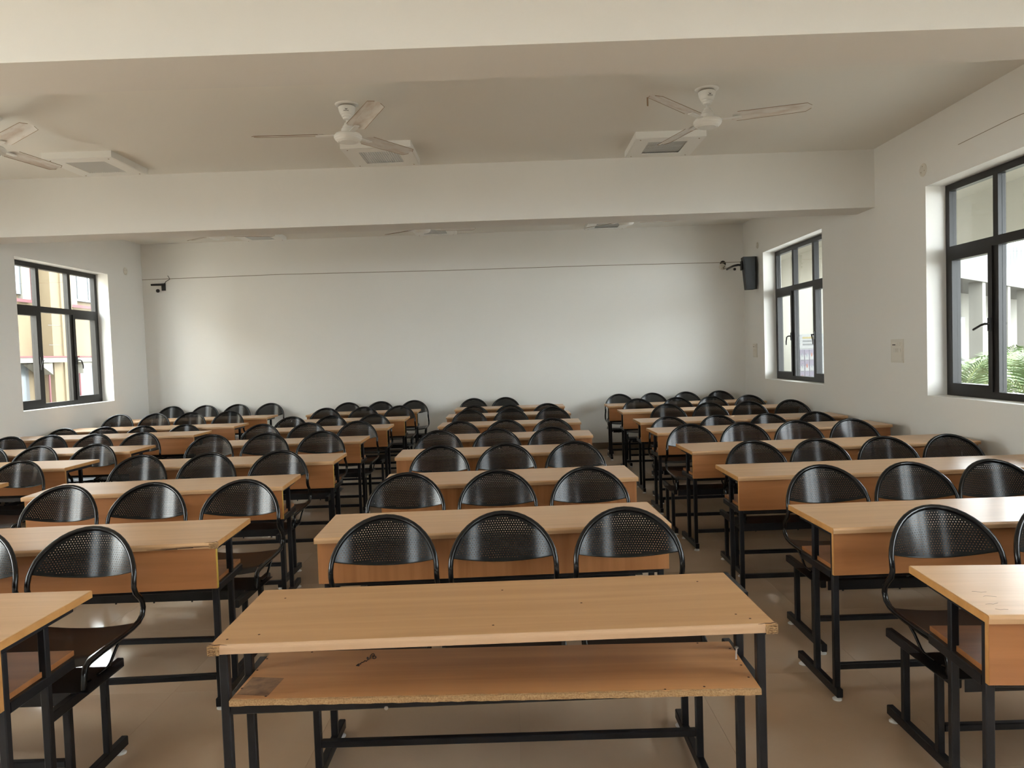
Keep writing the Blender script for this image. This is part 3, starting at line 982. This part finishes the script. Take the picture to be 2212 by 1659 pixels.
# ------------------------------------------------------------------ fittings on the walls
def switchboard(x, y, z, w_, h_, sgn, label):
    t = thing('switchboard', (x, y, z), label, 'switch')
    q = -sgn
    MB().box(min(0, q * 0.010), max(0, q * 0.010), -w_ / 2, w_ / 2, -h_ / 2, h_ / 2).build('plate', M['plate'], t)
    MB().box(min(q * 0.010, q * 0.0125), max(q * 0.010, q * 0.0125), -w_ / 2 + 0.02, w_ / 2 - 0.02, -h_ / 2 + 0.018, h_ / 2 - 0.025).build('inner_plate', M['plate_key'], t)
    rows = [(0.062, [(-0.05, 0.04), (-0.015, 0.03)]), (0.005, [(-0.055, 0.03), (-0.02, 0.03), (0.015, 0.03), (0.05, 0.03)]), (-0.055, [(0.025, 0.06)])]
    for zz, ks in rows:
        for (yy, ww) in ks:
            yy *= w_ / 0.21
            ww *= w_ / 0.21
            MB().box(min(q * 0.0126, q * 0.019), max(q * 0.0126, q * 0.019), yy - ww / 2 + 0.002, yy + ww / 2 - 0.002, zz - 0.018, zz + 0.018).build('switch_key', M['plate_key'], t)
    for zz in (-0.045, -0.062):
        MB().lathe([(0.004, 0.0), (0.004, 0.001)], 8, (0, 0, 0)).build('socket_hole', M['dark'], t)
        s_ = t.children[-1]
        s_.location = (q * 0.0126, -0.055 * w_ / 0.21, zz)
        s_.rotation_euler = (0, q * PI / 2, 0)
    k_ = MB().box(min(q * 0.0126, q * 0.015), max(q * 0.0126, q * 0.015), 0.02 * w_ / 0.21, 0.07 * w_ / 0.21, 0.052, 0.060).build('open_slot', M['dark'], t)
    return t


switchboard(RX, 6.855, 1.415, 0.215, 0.215, 1, 'ivory switchboard with missing key on the right wall, beside the near window')
switchboard(RX, 10.90, 1.433, 0.17, 0.20, 1, 'small ivory switchboard on the right wall near the back corner, below the speaker')


def cover(loc, axis, sgn, label, r=0.055, open_=False):
    t = thing('cover_plate', loc, label, 'cover plate')
    d = MB().lathe([(r, 0), (r, 0.004), (r - 0.004, 0.007), (0.001, 0.008)], 24).build('disc', M['plate'], t)
    d.rotation_euler = (0, sgn * PI / 2, 0) if axis == 'x' else (PI / 2, 0, 0)
    for k in range(3):
        m_ = MB().lathe([(0.004, 0.007), (0.003, 0.0095)], 8, (0.03 * math.cos(k * 2.2), 0.03 * math.sin(k * 2.2), 0)).build('screw', M['dirt'], d)
    return t


cover((RX, 6.40, 2.945), 'x', -1, 'round plaster cover plate above the near right window corner')
cover((RX, 10.72, 2.93), 'x', -1, 'small round cover plate above the far right window', 0.045)
cover((LX, 10.90, 2.894), 'x', 1, 'round cover plate on the left wall above and beyond its window')
c_ = cover((3.185, YB, 2.715), 'y', -1, 'round socket cover hanging open on the back wall, wire leading to the speaker', 0.05)
MB().lathe([(0.045, 0.0006), (0.045, 0.0012)], 20).build('open_box', M['dark'], c_)
ob = [o for o in c_.children if o.name.startswith('open_box')][0]
ob.rotation_euler = (PI / 2, 0, 0)
ob.location = (0.012, 0.0, 0.045)


def bracket(x, z, label):
    t = thing('speaker_bracket', (x, YB, z), label, 'bracket')
    MB().box(-0.03, 0.03, -0.012, 0, -0.06, 0.05).build('wall_plate', M['frame'], t)
    return t


b = bracket(-5.305, 2.70, 'empty black speaker bracket with loose wire on the back wall by the left corner')
MB().tube([(0.03, -0.012, 0.02), (0.0, -0.05, 0.028), (-0.06, -0.10, 0.024), (-0.13, -0.14, 0.020)], [0.012, 0.017, 0.016, 0.014], 10).build('arm', M['frame'], b)
MB().lathe([(0.001, -0.028), (0.02, -0.022), (0.029, 0.0), (0.02, 0.022), (0.001, 0.028)], 14, (-0.065, -0.06, -0.065)).build('knob', M['frame'], b)
MB().tube([(0.02, -0.02, 0.04), (0.05, -0.03, 0.075), (0.085, -0.012, 0.10), (0.10, -0.01, 0.11), (0.085, -0.008, 0.145), (0.07, -0.004, 0.165)], 0.004, 6).build('wire', M['dark'], b)

# wall speaker near the right corner
sp = thing('wall_speaker', (3.385, 10.76, 2.31), 'tall black tapered loudspeaker on an arm in the right back corner beside the window', 'speaker')
v = []
for z_, x0_, x1_ in ((0.0, -0.055, 0.092), (0.46, -0.098, 0.098)):
    v += [(x0_, -0.09, z_), (x1_ - 0.03, -0.10, z_), (x1_, -0.08, z_), (x1_ - 0.01, 0.09, z_), (x0_ + 0.02, 0.09, z_)]
f_ = [(i, (i + 1) % 5, 5 + (i + 1) % 5, 5 + i) for i in range(5)] + [(4, 3, 2, 1, 0), (5, 6, 7, 8, 9)]
MB().add(v, f_).build('cabinet', M['speaker'], sp)
v = []
for z_, x0_, x1_ in ((0.012, -0.045, 0.06), (0.448, -0.085, 0.062)):
    v += [(x0_, -0.091, z_), (x1_, -0.1005, z_), (x1_, -0.104, z_), (x0_, -0.0955, z_)]
f_ = [(i, (i + 1) % 4, 4 + (i + 1) % 4, 4 + i) for i in range(4)] + [(3, 2, 1, 0), (4, 5, 6, 7)]
MB().add(v, f_).build('grille', M['speaker'], sp)
MB().box(-0.10, -0.08, -0.02, 0.05, 0.28, 0.41).build('back_plate', M['frame'], sp)
MB().tube([(-0.095, 0.02, 0.355), (-0.13, 0.05, 0.362), (-0.175, 0.12, 0.358), (-0.16, 0.3, 0.36), (-0.13, 0.62, 0.36)], [0.014, 0.016, 0.015, 0.013, 0.013], 10).build('arm', M['frame'], sp)
MB().lathe([(0.001, -0.02), (0.015, -0.016), (0.021, 0.0), (0.015, 0.016), (0.001, 0.02)], 14, (-0.16, 0.12, 0.31)).build('knob', M['frame'], sp)
MB().tube([(-0.185, 0.14, 0.368), (-0.21, 0.3, 0.35), (-0.215, 0.48, 0.352), (-0.195, 0.58, 0.385), (-0.165, 0.612, 0.41)], 0.004, 6).build('wire', M['wire'], sp)

# ------------------------------------------------------------------ outside
struct('ground', MB().box(-40, 60, -30, 70, -0.5, -0.35), M['yard'])
# neighbouring cream building beyond the left windows
X0 = -9.2
bl = thing('apartment_building', (X0, 14, -0.35), 'cream building with maroon trim seen through the left window', 'building')


def bpart(name, m_, x0, x1, y0, y1, z0, z1, par=None):
    return MB().box(min(x0, x1), max(x0, x1), y0 - 14, y1 - 14, z0 + 0.35, z1 + 0.35).build(name, m_, par or bl)


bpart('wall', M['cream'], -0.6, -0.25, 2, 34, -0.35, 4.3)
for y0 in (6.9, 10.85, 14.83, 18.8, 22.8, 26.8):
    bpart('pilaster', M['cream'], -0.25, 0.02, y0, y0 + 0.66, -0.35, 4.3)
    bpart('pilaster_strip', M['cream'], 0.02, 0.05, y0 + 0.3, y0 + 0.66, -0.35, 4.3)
for k in range(6):
    ya, yb_ = 7.56 + 3.965 * k - 3.96, 10.85 + 3.965 * k - 3.96
    # upper window with maroon surround
    wz0, wz1 = 2.95, 4.0
    fr_ = bpart('window', M['greyframe'], -0.25, -0.18, ya + 0.55, yb_ - 0.55, wz0, wz1)
    nw = 5
    for q in range(nw):
        a = ya + 0.60 + (yb_ - ya - 1.2) * q / nw
        bpart('pane', M['greyglass'], -0.18, -0.17, a, a + (yb_ - ya - 1.2) / nw - 0.05, wz0 + 0.05, wz1 - 0.05, fr_)
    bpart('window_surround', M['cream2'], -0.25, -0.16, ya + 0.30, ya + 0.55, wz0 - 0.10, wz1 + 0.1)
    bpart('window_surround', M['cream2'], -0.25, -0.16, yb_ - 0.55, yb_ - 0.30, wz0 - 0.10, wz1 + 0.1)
    bpart('trim_line', M['maroon'], -0.16, -0.13, ya + 0.25, ya + 0.30, wz0 - 0.13, wz1 + 0.1)
    bpart('trim_line', M['maroon'], -0.16, -0.13, yb_ - 0.30, yb_ - 0.25, wz0 - 0.13, wz1 + 0.1)
    bpart('trim_line', M['maroon'], -0.16, -0.13, ya + 0.20, yb_ - 0.20, wz0 - 0.15, wz0 - 0.09)
    # ledge on curved corbels
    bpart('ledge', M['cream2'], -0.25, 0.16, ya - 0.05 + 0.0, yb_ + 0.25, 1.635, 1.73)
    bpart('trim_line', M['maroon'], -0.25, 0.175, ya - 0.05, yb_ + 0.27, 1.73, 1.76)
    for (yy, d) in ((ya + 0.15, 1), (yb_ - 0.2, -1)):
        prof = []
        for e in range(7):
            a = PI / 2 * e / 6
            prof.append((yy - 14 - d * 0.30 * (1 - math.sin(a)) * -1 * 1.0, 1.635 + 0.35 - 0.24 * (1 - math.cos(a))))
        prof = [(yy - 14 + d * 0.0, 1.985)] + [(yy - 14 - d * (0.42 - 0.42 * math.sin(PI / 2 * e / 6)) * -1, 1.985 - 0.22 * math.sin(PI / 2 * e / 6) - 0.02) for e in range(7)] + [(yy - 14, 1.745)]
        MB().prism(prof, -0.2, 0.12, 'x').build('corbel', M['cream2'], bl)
        bpart('post_line', M['maroon'], 0.03, 0.05, yy - 0.02, yy + 0.02, -0.35, 1.40)
    lw = bpart('window', M['greyframe'], -0.25, -0.2, ya + 0.45, yb_ - 0.45, 0.2, 1.62)
    for q in range(4):
        a = ya + 0.50 + (yb_ - ya - 1.0) * q / 4
        bpart('pane', M['greyglass'], -0.2, -0.19, a, a + (yb_ - ya - 1.0) / 4 - 0.06, 0.25, 1.56, lw)
for zj in (1.98, 2.37):
    bpart('joint_line', M['greyframe'], 0.02, 0.024, 14.70, 15.13, zj, zj + 0.008)

# veranda along the right side: floor, slab, edge beam, end wall
struct('veranda_floor', MB().box(RX + WT, 6.0, 3.0, 18, -0.35, -0.02), M['yard'])
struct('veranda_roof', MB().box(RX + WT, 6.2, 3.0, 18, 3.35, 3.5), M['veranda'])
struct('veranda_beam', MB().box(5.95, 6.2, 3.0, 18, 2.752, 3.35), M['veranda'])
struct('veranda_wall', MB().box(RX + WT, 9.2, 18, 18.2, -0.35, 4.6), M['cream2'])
# far wing across the yard
fb = thing('courtyard_wing', (13.6, 24.3, -0.35), 'pale single-storey wing with streaked parapet across the yard, through the right window', 'building', math.radians(45))
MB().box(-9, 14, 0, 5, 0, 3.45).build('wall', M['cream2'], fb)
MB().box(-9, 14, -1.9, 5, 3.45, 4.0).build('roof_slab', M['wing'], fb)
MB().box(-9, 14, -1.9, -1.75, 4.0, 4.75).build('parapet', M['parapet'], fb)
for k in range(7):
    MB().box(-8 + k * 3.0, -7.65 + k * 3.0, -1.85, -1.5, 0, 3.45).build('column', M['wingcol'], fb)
for k in range(6):
    wf = MB().box(-7.1 + k * 3.0, -5.6 + k * 3.0, -0.06, 0, 0.9, 2.6).build('window', M['greyframe'], fb)
    for q in range(2):
        MB().box(-7.04 + k * 3.0 + q * 0.72, -6.38 + k * 3.0 + q * 0.72, -0.07, -0.06, 0.96, 2.54).build('pane', M['greyglass'], wf)

# potted palms between veranda and yard
random.seed(5)


def palm(x, y, h, label):
    t = thing('areca_palm', (x, y, -0.35), label, 'palm', random.uniform(0, 6), 'potted palms outside the near right window')
    MB().lathe([(0.15, 0), (0.2, 0.3), (0.22, 0.32), (0.22, 0.36), (0.19, 0.36)], 16).build('pot', M['pot'], t)
    for s in range(9):
        az = 2 * PI * s / 9 + random.uniform(-0.3, 0.3)
        ln = h * random.uniform(0.75, 1.05)
        out = random.uniform(0.35, 0.75)
        spine = []
        for i in range(9):
            e = i / 8
            rad = out * e ** 1.5
            spine.append(Vector((rad * math.cos(az), rad * math.sin(az), 0.34 + ln * (e - 0.30 * e ** 3))))
        MB().tube(spine, [0.012 * (1 - 0.8 * i / 8) for i in range(9)], 5).build('stalk', M['stalk'], t)
        mb2 = MB()
        side = Vector((-math.sin(az), math.cos(az), 0))
        for i in range(22):
            e = 0.25 + 0.75 * i / 21
            k = min(int(e * 8), 7)
            p = spine[k].lerp(spine[k + 1], e * 8 - k)
            d = (spine[k + 1] - spine[k]).normalized()
            for sd in (-1, 1):
                L_ = 0.42 * math.sin(PI * (0.15 + 0.8 * (e - 0.25) / 0.75)) * random.uniform(0.8, 1.1)
                tip = p + (side * sd * 0.8 + d * 0.65 + Vector((0, 0, -0.25))).normalized() * L_
                mid = p.lerp(tip, 0.45) + Vector((0, 0, 0.03))
                wv = d * 0.016
                mb2.add([p - wv * 0.4, p + wv * 0.4, mid + wv, tip, mid - wv], [(0, 1, 2, 4), (4, 2, 3)])
        mb2.build('frond', M['leaf'], t)
    return t


palm(7.3, 10.4, 1.75, 'green potted palm outside the near right window, under its window handle')
palm(7.1, 12.0, 1.65, 'green potted palm outside the near right window, close to its far jamb')
palm(7.5, 8.9, 1.75, 'green potted palm outside the near right window, at the frame edge')
palm(8.4, 11.2, 1.9, 'paler potted palm standing behind the others outside the near right window')
palm(8.6, 13.3, 1.9, 'rear potted palm farthest along the veranda outside the near right window')

# poster board on the veranda, seen through the far right window
pb = thing('poster_board', (7.15, 16.6, -0.02), 'white notice board with rows of lavender cards, seen through the far right window', 'notice board')
MB().box(-1.0, 1.0, 0, 0.03, 0.35, 1.74).build('board', M['card'], pb)
for s in (-0.95, 0.95):
    MB().box(s - 0.02, s + 0.02, 0.03, 0.07, -0.02, 1.76).build('post', M['frame'], pb)
for a, b in ((-0.96, -0.22), (-0.16, 0.96)):
    hd = MB().box(a + 0.02, b - 0.02, -0.008, 0, 1.42, 1.71).build('header', M['card'], pb)
    for q in range(3):
        mt_ = MB()
        for k in range(11):
            mt_.box(a + 0.20 + k * 0.035, a + 0.226 + k * 0.035, -0.0095, -0.008, 1.635 - q * 0.075, 1.675 - q * 0.075)
        mt_.build('header_text', M['yellow'] if q == 0 else M['logo'], hd)
    n_ = int((b - a - 0.12) / 0.105)
    for col in range(n_):
        for row in range(4):
            x0 = a + 0.03 + col * 0.105
            z1_ = 1.395 - row * 0.245
            c_ = MB().box(x0, x0 + 0.098, -0.008, 0, z1_ - 0.235, z1_).build('card', M['lav'], pb)
            MB().box(x0 + 0.008, x0 + 0.090, -0.0095, -0.008, z1_ - 0.225, z1_ - 0.12).build('card_print', M['card'], c_)
            MB().box(x0 + 0.034, x0 + 0.064, -0.011, -0.0095, z1_ - 0.155, z1_ - 0.08).build('card_mark', M['orange'] if (col + row) % 3 == 0 else M['greyframe'], c_)
    tr_ = MB()
    for q in range(22):
        tr_.box(b - 0.07, b - 0.04, -0.003, 0, 1.36 - q * 0.045, 1.385 - q * 0.045)
    tr_.build('text_column', M['logo'], pb)
